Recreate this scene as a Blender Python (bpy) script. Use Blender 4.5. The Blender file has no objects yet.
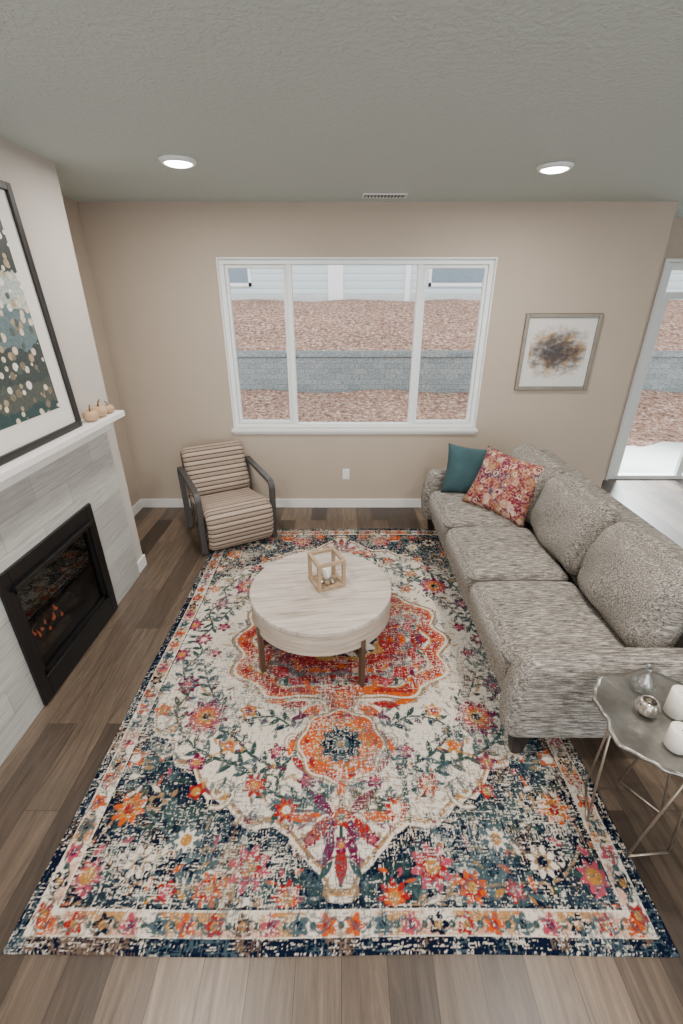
import bpy, bmesh, math, random
import numpy as np
from mathutils import Vector, Matrix, Euler
random.seed(7); rng=np.random.RandomState(11)
S=bpy.context.scene
COL=S.collection

def lin(v):
    v=v/255.0
    return v/12.92 if v<=0.04045 else ((v+0.055)/1.055)**2.4
def C(r,g,b): return (lin(r),lin(g),lin(b),1.0)

# ------------------------------------------------------------------ materials
class NT:
    def __init__(s,name):
        s.m=bpy.data.materials.new(name); s.m.use_nodes=True
        s.t=s.m.node_tree; s.t.nodes.clear()
        s.out=s.n('ShaderNodeOutputMaterial')
        s.b=s.n('ShaderNodeBsdfPrincipled'); s.l(s.b.outputs[0],s.out.inputs[0])
    def n(s,t,**k):
        x=s.t.nodes.new(t)
        for a,b in k.items(): setattr(x,a,b)
        return x
    def l(s,a,b): s.t.links.new(a,b)
    def coord(s,scale=(1,1,1),rot=(0,0,0),loc=(0,0,0),src='Object'):
        tc=s.n('ShaderNodeTexCoord'); mp=s.n('ShaderNodeMapping')
        mp.inputs['Scale'].default_value=scale; mp.inputs['Rotation'].default_value=rot; mp.inputs['Location'].default_value=loc
        s.l(tc.outputs[src],mp.inputs[0]); return mp.outputs[0]
    def noise(s,co,scale,detail=4,rough=.55,dist=0):
        x=s.n('ShaderNodeTexNoise'); s.l(co,x.inputs['Vector'])
        x.inputs['Scale'].default_value=scale; x.inputs['Detail'].default_value=detail
        x.inputs['Roughness'].default_value=rough; x.inputs['Distortion'].default_value=dist
        return x.outputs['Fac']
    def ramp(s,f,stops,interp='LINEAR'):
        x=s.n('ShaderNodeValToRGB'); s.l(f,x.inputs[0]); r=x.color_ramp; r.interpolation=interp
        while len(r.elements)<len(stops): r.elements.new(.5)
        for e,(p,c) in zip(r.elements,stops): e.position=p; e.color=c
        return x.outputs[0]
    def mix(s,f,a,b,mode='MIX'):
        x=s.n('ShaderNodeMix',data_type='RGBA',blend_type=mode)
        for i,v in ((0,f),(6,a),(7,b)):
            if hasattr(v,'links') or isinstance(v,bpy.types.NodeSocket): s.l(v,x.inputs[i])
            else: x.inputs[i].default_value=v
        return x.outputs[2]
    def math(s,op,a,b=0):
        x=s.n('ShaderNodeMath',operation=op)
        for i,v in ((0,a),(1,b)):
            if isinstance(v,bpy.types.NodeSocket): s.l(v,x.inputs[i])
            else: x.inputs[i].default_value=v
        return x.outputs[0]
    def bump(s,h,strength=.3,dist=.01):
        x=s.n('ShaderNodeBump'); x.inputs['Strength'].default_value=strength; x.inputs['Distance'].default_value=dist
        s.l(h,x.inputs['Height']); s.l(x.outputs[0],s.b.inputs['Normal']); return x
    def set(s,col=None,rough=None,metal=None,spec=None):
        if col is not None:
            if isinstance(col,bpy.types.NodeSocket): s.l(col,s.b.inputs['Base Color'])
            else: s.b.inputs['Base Color'].default_value=col
        if rough is not None: s.b.inputs['Roughness'].default_value=rough
        if metal is not None: s.b.inputs['Metallic'].default_value=metal
        if spec is not None: s.b.inputs['Specular IOR Level'].default_value=spec

def simple(name,col,rough=.5,metal=0,var=.08,scale=12,bs=0,bstr=.2,stretch=(1,1,1),spec=None):
    m=NT(name); co=m.coord(stretch)
    n=m.noise(co,scale)
    a=tuple(min(1,x*(1-var)) for x in col[:3])+(1,); b=tuple(min(1,x*(1+var)) for x in col[:3])+(1,)
    m.set(m.ramp(n,[(.3,a),(.7,b)]),rough,metal,spec)
    if bs: m.bump(m.noise(m.coord(),bs,3),bstr,.004)
    return m.m

WALL=simple('wall_paint',C(181,168,153),.85,var=.02,scale=3,bs=90,bstr=.25,spec=.2)
WALLW=simple('chimney_paint',C(186,181,174),.85,var=.02,scale=3,bs=90,bstr=.2,spec=.2)
TRIM=simple('white_trim_paint',C(228,228,226),.45,var=.01)
VINYL=simple('white_vinyl',C(230,236,236),.4,var=.01)
m=NT('ceiling_texture'); m.set(C(194,204,201),.9,spec=.1)
n1=m.noise(m.coord(),38,4,.6); m.bump(m.ramp(n1,[(.42,(0,0,0,1)),(.6,(1,1,1,1))]),.45,.006); CEIL=m.m

m=NT('oak_plank_floor')
co=m.coord(rot=(0,0,math.pi/2))
br=m.n('ShaderNodeTexBrick'); m.l(co,br.inputs[0]); br.offset=.37; br.squash=1
br.inputs['Scale'].default_value=1; br.inputs['Brick Width'].default_value=1.2; br.inputs['Row Height'].default_value=.155
br.inputs['Mortar Size'].default_value=.0012; br.inputs['Mortar Smooth'].default_value=.1; br.inputs['Bias'].default_value=0
br.inputs['Color1'].default_value=(0,0,0,1); br.inputs['Color2'].default_value=(1,1,1,1); br.inputs['Mortar'].default_value=(.5,.5,.5,1)
tone=m.ramp(br.outputs['Color'],[(0,C(58,48,41)),(.35,C(86,73,62)),(.7,C(98,84,71)),(1,C(120,103,87))])
add=m.n('ShaderNodeVectorMath',operation='MULTIPLY_ADD')
m.l(br.outputs['Color'],add.inputs[0]); add.inputs[1].default_value=(7,7,7); m.l(m.coord((13,1.0,1)),add.inputs[2])
g=m.noise(add.outputs[0],1.6,9,.72,2.0)
gc=m.ramp(g,[(.25,(.34,.32,.31,1)),(.43,(.76,.76,.76,1)),(.56,(1.05,1.05,1.05,1)),(.72,(1.6,1.57,1.53,1))])
col=m.mix(1,tone,gc,'MULTIPLY')
col=m.mix(br.outputs['Fac'],col,C(46,37,31))
m.set(col,.36); m.bump(g,.12,.002); FLOOR=m.m

m=NT('linear_stone_tile')
tc=m.n('ShaderNodeTexCoord'); sp=m.n('ShaderNodeSeparateXYZ'); cb=m.n('ShaderNodeCombineXYZ')
m.l(tc.outputs['Object'],sp.inputs[0]); m.l(sp.outputs[1],cb.inputs[0]); m.l(sp.outputs[2],cb.inputs[1])
br=m.n('ShaderNodeTexBrick'); m.l(cb.outputs[0],br.inputs[0]); br.offset=.5
br.inputs['Scale'].default_value=1; br.inputs['Brick Width'].default_value=.6; br.inputs['Row Height'].default_value=.15
br.inputs['Mortar Size'].default_value=.002; br.inputs['Color1'].default_value=C(170,170,166); br.inputs['Color2'].default_value=C(190,190,187); br.inputs['Mortar'].default_value=C(144,144,140)
sc=m.n('ShaderNodeMapping'); sc.inputs['Scale'].default_value=(2,45,1); m.l(cb.outputs[0],sc.inputs[0])
g=m.noise(sc.outputs[0],2,5,.6)
m.set(m.mix(1,br.outputs['Color'],m.ramp(g,[(.3,(.70,.70,.69,1)),(.65,(1.12,1.12,1.11,1))]),'MULTIPLY'),.35); m.bump(g,.15,.003); TILE=m.m

BLACK=simple('black_metal',C(18,18,19),.35,.3,var=.1)
BLACKW=simple('black_wood_frame',C(22,20,19),.4,var=.15,scale=30)
FIREIN=simple('firebox_black',C(14,13,12),.8)
LOG=simple('ceramic_log',C(84,66,52),.9,var=.5,scale=20,bs=40,bstr=.8)
def emis(name,col,st):
    m=bpy.data.materials.new(name); m.use_nodes=True; t=m.node_tree; t.nodes.clear()
    o=t.nodes.new('ShaderNodeOutputMaterial'); e=t.nodes.new('ShaderNodeEmission')
    e.inputs[0].default_value=col; e.inputs[1].default_value=st; t.links.new(e.outputs[0],o.inputs[0]); return m
FLAME=emis('flame_orange',(1,.22,.08,1),.6)
LED=emis('led_lens',(1,.95,.86,1),30)
def glassmat(name,refl=.06,tint=(1,1,1,1),rough=.02):
    m=bpy.data.materials.new(name); m.use_nodes=True; t=m.node_tree; t.nodes.clear()
    o=t.nodes.new('ShaderNodeOutputMaterial'); a=t.nodes.new('ShaderNodeBsdfTransparent')
    a.inputs[0].default_value=tint
    if refl<=0: t.links.new(a.outputs[0],o.inputs[0]); return m
    g=t.nodes.new('ShaderNodeBsdfGlossy'); x=t.nodes.new('ShaderNodeMixShader')
    g.inputs['Roughness'].default_value=rough; x.inputs[0].default_value=refl
    t.links.new(a.outputs[0],x.inputs[1]); t.links.new(g.outputs[0],x.inputs[2]); t.links.new(x.outputs[0],o.inputs[0]); return m
GLASS=glassmat('window_glass',0,(.97,.985,.98,1))
FGLASS=glassmat('fireplace_glass',.06,(.6,.6,.6,1))
VGLASS=glassmat('clear_glass',.25,(.93,.95,.95,1))

def tweed(name,st):
    m=NT(name)
    a=m.noise(m.coord(st),1.5,4,.7); b=m.noise(m.coord((240,240,240)),1.2,2,.5); c=m.noise(m.coord(),3,2)
    ab=m.math('ADD',m.math('MULTIPLY',a,.76),m.math('MULTIPLY',b,.24))
    col=m.ramp(ab,[(.36,C(60,57,54)),(.44,C(102,98,92)),(.53,C(142,137,130)),(.64,C(200,195,186))])
    m.set(m.mix(1,col,m.ramp(c,[(.3,(.88,.88,.88,1)),(.7,(1.06,1.06,1.06,1))]),'MULTIPLY'),.95,spec=.1)
    m.bump(ab,.3,.0025); return m.m
SOFA=tweed('tweed_sofa_fabric',(10,100,100)); SOFA2=tweed('tweed_sofa_fabric_side',(10,100,100))
PIPE=simple('sofa_piping',C(84,80,76),.9,var=.15,scale=60)
DARKLEG=simple('dark_wood_leg',C(30,25,24),.4,var=.2)
TEAL=simple('teal_velvet',C(44,74,80),.85,var=.2,scale=8,bs=60,bstr=.2)
m=NT('suzani_pillow_fabric')
dist=m.n('ShaderNodeVectorMath',operation='MULTIPLY_ADD'); nz=m.n('ShaderNodeTexNoise'); nz.inputs['Scale'].default_value=22
m.l(m.coord((1,0,1)),nz.inputs['Vector']); m.l(nz.outputs['Color'],dist.inputs[0]); dist.inputs[1].default_value=(.05,0,.05); m.l(m.coord((1,0,1)),dist.inputs[2])
v=m.n('ShaderNodeTexVoronoi'); m.l(dist.outputs[0],v.inputs['Vector']); v.inputs['Scale'].default_value=20; v.inputs['Randomness'].default_value=1
sep=m.n('ShaderNodeSeparateColor'); m.l(v.outputs['Color'],sep.inputs[0])
c1=m.ramp(sep.outputs[0],[(0,C(118,44,58)),(.2,C(140,80,64)),(.4,C(186,156,140)),(.55,C(104,40,66)),(.7,C(152,112,76)),(.85,C(78,70,86))],'CONSTANT')
c2=m.ramp(sep.outputs[1],[(0,C(200,178,162)),(.3,C(150,86,92)),(.6,C(92,36,50)),(.8,C(166,126,90))],'CONSTANT')
ring=m.ramp(v.outputs['Distance'],[(0,(0,0,0,1)),(.24,(1,1,1,1)),(.42,(0,0,0,1))],'CONSTANT')
cc=m.mix(ring,c1,c2)
n=m.noise(m.coord(),60,3)
m.set(m.mix(m.ramp(n,[(.5,(0,0,0,1)),(.6,(1,1,1,1))]),cc,C(164,126,114)),.9,spec=.1); m.bump(n,.5,.005); SUZ=m.m

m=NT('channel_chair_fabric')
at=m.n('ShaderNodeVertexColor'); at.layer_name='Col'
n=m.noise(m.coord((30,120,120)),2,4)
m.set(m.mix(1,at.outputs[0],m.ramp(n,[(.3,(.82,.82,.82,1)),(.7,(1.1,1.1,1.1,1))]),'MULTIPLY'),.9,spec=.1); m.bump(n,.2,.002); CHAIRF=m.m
GREYW=simple('charcoal_wood',C(66,64,63),.5,var=.25,scale=8,stretch=(12,3,3))
m=NT('whitewashed_wood_top')
g=m.noise(m.coord((1.6,24,1)),2,7,.64,.15); n2=m.noise(m.coord((1,3,1)),2.5,2)
tc=m.n('ShaderNodeTexCoord'); sp=m.n('ShaderNodeSeparateXYZ'); m.l(tc.outputs['Object'],sp.inputs[0])
fr_=m.math('FRACT',m.math('ADD',m.math('MULTIPLY',sp.outputs[1],7.2),20.5))
seam=m.math('LESS_THAN',fr_,.02)
base=m.ramp(g,[(.3,C(138,124,112)),(.45,C(176,165,153)),(.6,C(193,184,174)),(.72,C(212,205,197))])
col=m.mix(1,base,m.ramp(n2,[(.3,(.90,.89,.88,1)),(.7,(1.05,1.05,1.05,1))]),'MULTIPLY')
m.set(m.mix(m.math('MULTIPLY',seam,.55),col,C(120,104,90)),.55); WWOOD=m.m
m=NT('whitewashed_wood_side')
g=m.noise(m.coord((3,3,60)),2,6,.6)
m.set(m.ramp(g,[(.3,C(142,126,111)),(.5,C(170,156,141)),(.7,C(190,178,165))]),.6); WSIDE=m.m
BRONZE=simple('bronze_bar',C(96,78,62),.4,.5,var=.2)
LWOOD=simple('light_wood',C(156,132,106),.6,var=.2,scale=8,stretch=(4,4,20))
WAX=simple('white_wax',C(236,233,224),.5,var=.02)
CREAM=simple('cream_ceramic',C(184,152,120),.5,var=.15,scale=10)
STEM=simple('twig_stem',C(92,66,44),.7,var=.2)
SILV=simple('hammered_silver',C(142,139,134),.3,.8,var=.3,scale=8,bs=30,bstr=.6)
MERC=simple('mercury_glass',C(190,184,176),.18,.9,var=.3,scale=26)
WIRE=simple('champagne_wire',C(160,148,134),.3,.7,var=.1)
CONC=simple('concrete_patio',C(190,192,190),.9,var=.06,scale=4)
m=NT('bark_mulch')
n=m.noise(m.coord((1,1.0,1)),13,8,.85); n2=m.noise(m.coord((.6,1.6,1)),1.1,4,.6)
cm=m.ramp(n,[(.38,C(66,50,44)),(.46,C(126,98,86)),(.54,C(164,134,120)),(.64,C(224,208,196))])
m.set(m.mix(1,cm,m.ramp(n2,[(.3,(.82,.82,.82,1)),(.7,(1.12,1.09,1.07,1))]),'MULTIPLY'),1,spec=0); m.bump(n,.8,.04); MULCH=m.m
m=NT('retaining_block')
tc=m.n('ShaderNodeTexCoord'); sp=m.n('ShaderNodeSeparateXYZ'); cb=m.n('ShaderNodeCombineXYZ')
m.l(tc.outputs['Object'],sp.inputs[0]); m.l(sp.outputs[0],cb.inputs[0]); m.l(sp.outputs[2],cb.inputs[1])
br=m.n('ShaderNodeTexBrick'); m.l(cb.outputs[0],br.inputs[0]); br.inputs['Scale'].default_value=1
br.inputs['Brick Width'].default_value=.24; br.inputs['Row Height'].default_value=.10; br.inputs['Mortar Size'].default_value=.003
br.inputs['Color1'].default_value=C(130,136,138); br.inputs['Color2'].default_value=C(148,152,153); br.inputs['Mortar'].default_value=C(108,113,116)
n=m.noise(m.coord((1,1,1.6)),22,5,.8)
m.set(m.mix(1,br.outputs['Color'],m.ramp(n,[(.38,(.58,.58,.58,1)),(.62,(1.3,1.3,1.3,1))]),'MULTIPLY'),.95,spec=.1); BLOCK=m.m
m=NT('lap_siding')
w=m.n('ShaderNodeTexWave',wave_type='BANDS',bands_direction='Z',wave_profile='SAW'); m.l(m.coord(),w.inputs[0]); w.inputs['Scale'].default_value=1.6
m.set(m.ramp(w.outputs[0],[(0,C(130,142,148)),(.12,C(190,200,204)),(1,C(202,210,214))]),.8); SIDING=m.m
HWIN=simple('dark_window_glass',C(110,124,136),.2)
m=NT('botanical_print')
tc=m.n('ShaderNodeTexCoord'); sp=m.n('ShaderNodeSeparateXYZ'); cb=m.n('ShaderNodeCombineXYZ')
m.l(tc.outputs['Object'],sp.inputs[0]); m.l(sp.outputs[1],cb.inputs[0]); m.l(sp.outputs[2],cb.inputs[1])
v=m.n('ShaderNodeTexVoronoi'); m.l(cb.outputs[0],v.inputs['Vector']); v.inputs['Scale'].default_value=21; v.inputs['Randomness'].default_value=.8
sep=m.n('ShaderNodeSeparateColor'); m.l(v.outputs['Color'],sep.inputs[0])
dots=m.ramp(sep.outputs[0],[(0,C(206,194,174)),(.3,C(160,142,116)),(.5,C(222,216,206)),(.7,C(116,106,90)),(.85,C(70,84,80))],'CONSTANT')
band=m.math('ADD',sp.outputs[2],m.math('MULTIPLY',m.noise(cb.outputs[0],7,4),.16))
ground=m.ramp(m.math('MULTIPLY',band,.9),[(0,C(40,64,64)),(.24,C(70,76,70)),(.34,C(52,62,60)),(.50,C(92,112,116)),(.66,C(168,176,174)),(.80,C(34,44,42))],'CONSTANT')
dm=m.ramp(v.outputs['Distance'],[(0,(1,1,1,1)),(.44,(0,0,0,1))],'CONSTANT')
big=m.ramp(m.noise(cb.outputs[0],6,3),[(.36,(0,0,0,1)),(.40,(1,1,1,1))])
n=m.noise(cb.outputs[0],60,4)
m.set(m.mix(1,m.mix(m.math('MULTIPLY',dm,big),ground,dots),m.ramp(n,[(.35,(.75,.75,.75,1)),(.65,(1.2,1.2,1.2,1))]),'MULTIPLY'),.5); PRINT=m.m
PAPER=simple('mat_board',C(216,215,210),.8,var=.01)
m=NT('abstract_print')
tc=m.n('ShaderNodeTexCoord'); mp=m.n('ShaderNodeMapping'); mp.inputs['Scale'].default_value=(2.5,1,3.7); m.l(tc.outputs['Object'],mp.inputs[0])
gr=m.n('ShaderNodeTexGradient',gradient_type='SPHERICAL'); m.l(mp.outputs[0],gr.inputs[0])
n=m.noise(m.coord((5,1,8)),1.9,8,.72,.3); n2=m.noise(m.coord((1,1,1)),9,3)
f=m.math('MULTIPLY',m.math('ADD',gr.outputs[0],.40),n)
gry=m.ramp(f,[(.25,C(216,215,211)),(.33,C(192,189,184)),(.41,C(150,145,140)),(.50,C(98,93,92)),(.64,C(58,54,56))])
brn=m.ramp(f,[(.25,C(216,215,211)),(.33,C(198,187,170)),(.41,C(168,142,108)),(.50,C(118,96,76)),(.64,C(70,60,56))])
m.set(m.mix(m.ramp(n2,[(.45,(0,0,0,1)),(.58,(1,1,1,1))]),gry,brn),.5); ABST=m.m
PEWTER=simple('pewter_frame',C(130,122,110),.35,.6,var=.1)

# ------------------------------------------------------------------ mesh helpers
def mk(name,bm,mat,parent=None,loc=(0,0,0),rot=(0,0,0),smooth=False,bevel=0,label=None):
    me=bpy.data.meshes.new(name)
    if isinstance(bm,bmesh.types.BMesh):
        bmesh.ops.recalc_face_normals(bm,faces=bm.faces[:]); bm.to_mesh(me); bm.free()
    else: me=bm
    o=bpy.data.objects.new(name,me); COL.objects.link(o)
    if mat: me.materials.append(mat)
    o.location=loc; o.rotation_euler=rot
    if parent: o.parent=parent
    if smooth:
        for p in me.polygons: p.use_smooth=True
    if bevel:
        b=o.modifiers.new('bevel','BEVEL'); b.width=bevel; b.segments=2; b.limit_method='ANGLE'
    if label: o['label']=label
    return o
def top(o,label,cat,group=None):
    o['label']=label; o['category']=cat
    if group: o['group']=group
    return o
def empty(name,loc,rot=0,label='',cat='',group=None):
    o=bpy.data.objects.new(name,None); COL.objects.link(o); o.location=loc; o.rotation_euler=(0,0,rot); o.empty_display_size=.1
    return top(o,label,cat,group)
def boxes(lst):
    bm=bmesh.new()
    for (x0,x1,y0,y1,z0,z1) in lst:
        bmesh.ops.create_cube(bm,size=1,matrix=Matrix.Translation(((x0+x1)/2,(y0+y1)/2,(z0+z1)/2))@Matrix.Diagonal((x1-x0,y1-y0,z1-z0,1)))
    return bm
def softbox(sx,sy,sz,r,n=9,puff=(0,0,0),wr=0,seed=0):
    bm=bmesh.new(); bmesh.ops.create_cube(bm,size=2); bmesh.ops.subdivide_edges(bm,edges=bm.edges[:],cuts=n,use_grid_fill=True)
    h=Vector((sx/2,sy/2,sz/2)); rr=random.Random(seed); ph=[rr.uniform(0,6) for _ in range(6)]
    for v in bm.verts:
        c=Vector([math.sin(t*math.pi/2) for t in v.co])
        p=Vector([c[i]*h[i] for i in range(3)])
        q=Vector([max(-(h[i]-r),min(h[i]-r,p[i])) for i in range(3)])
        d=p-q
        if d.length>1e-6: p=q+d.normalized()*r
        for i in range(3):
            j,k=(i+1)%3,(i+2)%3
            p[i]+=puff[i]*c[i]*(1-c[j]**2)**.7*(1-c[k]**2)**.7
        if wr:
            w=wr*(math.sin(p.x*17+ph[0]+p.y*6)*math.sin(p.y*13+ph[1]+p.z*9)+.6*math.sin(p.z*23+ph[2]+p.y*15))
            if d.length>1e-6: p+=d.normalized()*w
            else: p+=Vector((c.x,c.y,c.z))*w*.6
        v.co=p
    return bm
def cyl(bm,p0,p1,r,r2=None,seg=16):
    p0,p1=Vector(p0),Vector(p1); d=p1-p0
    q=Vector((0,0,1)).rotation_difference(d.normalized())
    bmesh.ops.create_cone(bm,cap_ends=True,segments=seg,radius1=r,radius2=r if r2 is None else r2,depth=d.length,matrix=Matrix.Translation((p0+p1)/2)@q.to_matrix().to_4x4())
def lathe(prof,seg=32,mod=None):
    bm=bmesh.new(); rings=[]
    for r,z in prof:
        rings.append([bm.verts.new(((r*(mod(a) if mod else 1))*math.cos(a),(r*(mod(a) if mod else 1))*math.sin(a),z)) for a in [2*math.pi*i/seg for i in range(seg)]])
    for a,b in zip(rings,rings[1:]):
        for i in range(seg): bm.faces.new((a[i],a[(i+1)%seg],b[(i+1)%seg],b[i]))
    bm.faces.new(rings[0]); bm.faces.new(rings[-1])
    return bm
def pillow(w,h,t,n=22,seed=0):
    bm=bmesh.new(); gr={}
    rr=random.Random(seed); p1,p2=rr.uniform(0,6),rr.uniform(0,6)
    for s in (1,-1):
        for i in range(n+1):
            for j in range(n+1):
                x=-1+2*i/n; y=-1+2*j/n
                if s==-1 and (i in (0,n) or j in (0,n)): gr[s,i,j]=gr[1,i,j]; continue
                th=t/2*((1-x**4)*(1-y**4))**.5*(1+.07*math.sin(3*x+p1+2*y)*math.sin(4*y+p2))
                X=x*w/2*(1-.09*(1-y*y)); Z=y*h/2*(1-.09*(1-x*x))
                gr[s,i,j]=bm.verts.new((X,s*th,Z+h/2))
        for i in range(n):
            for j in range(n):
                bm.faces.new((gr[s,i,j],gr[s,i+1,j],gr[s,i+1,j+1],gr[s,i,j+1]))
    return bm
def struct(o): o['kind']='structure'; return o
def tubeloop(pts,r,seg=6,closed=True):
    bm=bmesh.new(); n=len(pts); P=[Vector(p) for p in pts]; rings=[]; up=None
    for i in range(n):
        d=(P[(i+1)%n]-P[(i-1)%n]) if closed else (P[min(n-1,i+1)]-P[max(0,i-1)])
        d.normalize()
        if up is None: up=d.orthogonal().normalized()
        up=(up-d*up.dot(d)).normalized(); sd=d.cross(up)
        rings.append([bm.verts.new(P[i]+r*(math.cos(2*math.pi*k/seg)*up+math.sin(2*math.pi*k/seg)*sd)) for k in range(seg)])
    for i in range(n if closed else n-1):
        a,b=rings[i],rings[(i+1)%n]
        for k in range(seg): bm.faces.new((a[k],a[(k+1)%seg],b[(k+1)%seg],b[k]))
    return bm
def sweepYZ(path,w,t):
    bm=bmesh.new(); n=len(path); rings=[]
    for i,(y,z) in enumerate(path):
        a=path[max(0,i-1)]; b=path[min(n-1,i+1)]; d=Vector((b[0]-a[0],b[1]-a[1])).normalized(); nx,nz=-d.y,d.x
        rings.append([bm.verts.new((sx*w/2,y+sn*nx*t/2,z+sn*nz*t/2)) for sx,sn in ((-1,-1),(1,-1),(1,1),(-1,1))])
    for a,b in zip(rings,rings[1:]):
        for i in range(4): bm.faces.new((a[i],a[(i+1)%4],b[(i+1)%4],b[i]))
    bm.faces.new(rings[0]); bm.faces.new(rings[-1]); return bm

# ------------------------------------------------------------------ room shell
H=2.74; BW=4.36; DX=5.16
struct(mk('floor',boxes([(-2.3,6.2,-3,5.3,-.1,0)]),FLOOR))
struct(mk('ceiling',boxes([(-2.3,6.2,-3,5.3,H,H+.1)]),CEIL))
wx0,wx1,wz0,wz1=-1.07,1.33,.855,2.345
struct(mk('wall_back',boxes([(-2.3,wx0,BW,BW+.16,0,H),(wx1,2.74,BW,BW+.16,0,H),(wx0,wx1,BW,BW+.16,0,wz0),(wx0,wx1,BW,BW+.16,wz1,H)]),WALL))
struct(mk('wall_left',boxes([(-2.3,-2.15,-3,BW,0,H)]),WALL))
struct(mk('wall_nook',boxes([(2.58,2.74,BW+.16,DX,0,H)]),WALL))
struct(mk('wall_far',boxes([(2.58,3.3,DX,DX+.15,0,H),(5.1,6.2,DX,DX+.15,0,H),(3.3,5.1,DX,DX+.15,2.36,H)]),WALL))
struct(mk('wall_right',boxes([(6.1,6.25,-3,DX+.15,0,H)]),WALL))
fy0,fy1,fz0,fz1=1.77,2.60,.04,.82
cy0,cy1,cx=1.18,3.2,-1.66
struct(mk('wall_fireplace',boxes([(-2.15,cx,cy0,fy0,0,H),(-2.15,cx,fy1,cy1,0,H),(-2.15,cx,fy0,fy1,fz1,H),(-2.15,cx,fy0,fy1,0,fz0)]),WALLW))
bh=.1
struct(mk('baseboard_back',boxes([(-2.15,2.74,BW-.015,BW,0,bh)]),TRIM,bevel=.004))
struct(mk('baseboard_left',boxes([(-2.15,-2.135,cy1,BW-.015,0,bh)]),TRIM,bevel=.004))
struct(mk('baseboard_fireplace',boxes([(-2.135,cx,cy1,cy1+.015,0,bh),(cx,cx+.015,3.07,cy1+.015,0,bh)]),TRIM,bevel=.004))
struct(mk('baseboard_far',boxes([(2.755,3.24,DX-.015,DX,0,bh)]),TRIM,bevel=.004))
struct(mk('baseboard_nook',boxes([(2.74,2.755,BW,DX-.015,0,bh)]),TRIM,bevel=.004))
def rim(x0,x1,z0,z1,ya,yb,w):
    return [(x0,x1,ya,yb,z1-w,z1),(x0,x1,ya,yb,z0,z0+w),(x0,x0+w,ya,yb,z0+w,z1-w),(x1-w,x1,ya,yb,z0+w,z1-w)]
F=.04; y0,y1=BW+.03,BW+.11
fr=rim(wx0+.012,wx1-.012,wz0+.006,wz1-.012,y0,y1,F)
for mx in (-.46,.69): fr.append((mx-.024,mx+.024,y0+.005,y1,wz0+F+.006,wz1-F-.012))
struct(mk('window_1',boxes(fr),VINYL,bevel=.003))
fr=[]
for a,b in ((wx0+F+.014,-.486),(.716,wx1-F-.014)): fr+=rim(a,b,wz0+F+.008,wz1-F-.014,y0+.02,y1-.02,.026)
struct(mk('window_2',boxes(fr),VINYL,bevel=.003))
struct(mk('window_3',boxes([(wx0+.05,wx1-.05,y0+.045,y0+.05,wz0+.045,wz1-.05)]),GLASS))
struct(mk('trim_1',boxes([(wx0-.02,wx1+.02,BW-.035,BW+.03,wz0-.025,wz0+.005),(wx0,wx1,BW-.012,BW-.002,wz0-.05,wz0-.025)]),TRIM,bevel=.004))
struct(mk('trim_2',boxes([(wx0,wx0+.012,BW-.004,y0+.04,wz0+.005,wz1-.012),(wx1-.012,wx1,BW-.004,y0+.04,wz0+.005,wz1-.012),(wx0,wx1,BW-.004,y0+.04,wz1-.012,wz1)]),TRIM))
dr=[(3.3,3.38,DX+.02,DX+.12,0,2.36),(5.02,5.1,DX+.02,DX+.12,0,2.36),(3.38,5.02,DX+.02,DX+.12,2.29,2.36),(3.38,5.02,DX+.02,DX+.12,2.02,2.09),(3.38,5.02,DX+.02,DX+.12,0,.05),
    (3.38,3.44,DX+.04,DX+.09,.05,2.02),(4.16,4.24,DX+.04,DX+.09,.05,2.02),(4.96,5.02,DX+.04,DX+.09,.05,2.02)]
struct(mk('door_1',boxes(dr),VINYL,bevel=.004))
struct(mk('door_2',boxes([(3.44,4.96,DX+.06,DX+.065,.05,2.02),(3.38,5.02,DX+.06,DX+.065,2.09,2.29)]),GLASS))
struct(mk('trim_3',boxes([(3.27,3.3,DX-.012,DX,0,2.36),(3.27,5.13,DX-.012,DX,2.36,2.39)]),TRIM))

# ------------------------------------------------------------------ exterior
def ground(name,pts,x0,x1,mat,label,cat):
    bm=bmesh.new(); rows=[]
    P=[(pts[0][0],-.25,0)]+[(y,z,1) for y,z in pts]+[(pts[-1][0],-.25,0)]
    for (y,z,k) in P: rows.append([bm.verts.new((x0+(x1-x0)*i/40,y,z+k*(.04*math.sin(i*1.3+y)))) for i in range(41)])
    rows.append(rows[0])
    for a,b in zip(rows,rows[1:]):
        for i in range(40): bm.faces.new((a[i],a[i+1],b[i+1],b[i]))
    o=mk(name,bm,mat); o['kind']='stuff'; return top(o,label,cat)
ground('mulch_bed',[(4.6,-.16),(6,-.06),(7.5,.17),(8.95,.38)],-6,14,MULCH,'reddish brown bark mulch below the retaining wall','mulch')
ground('mulch_slope',[(9.34,1.02),(10.5,1.32),(12,1.72),(13.6,1.95),(14.85,1.97)],-8,16,MULCH,'reddish brown bark mulch slope above the retaining wall','mulch')
top(mk('retaining_wall',boxes([(-8,16,9,9.3,-.2,1.02),(-8,16,8.97,9.32,1.02,1.10)]),BLOCK),'grey concrete block retaining wall along the mulch slope','retaining wall')
top(mk('patio_slab',boxes([(3.0,8,5.32,7.6,-.2,.03)]),CONC),'pale concrete patio slab outside the sliding door','patio')
hs=empty('neighboring_house',(0,15,1.9),0,'pale grey neighboring house with horizontal lap siding','house')
mk('house_siding',boxes([(-9,16,0,.3,0,5)]),SIDING,hs)
for i,(a,b) in enumerate(((-4.2,-2.7),(2.6,4.4),(8,9.5))):
    w=mk('window_pane',boxes([(a+.08,b-.08,-.05,.02,.55,1.9)]),HWIN,hs); mk('window_casing',boxes([(a,b,-.04,0,.45,.55),(a,b,-.04,0,1.9,2.0),(a,a+.08,-.04,0,.45,2),(b-.08,b,-.04,0,.45,2)]),TRIM,hs)
mk('foundation',boxes([(-9,16,-.04,0,-2.1,.28)]),CONC,hs)
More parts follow.
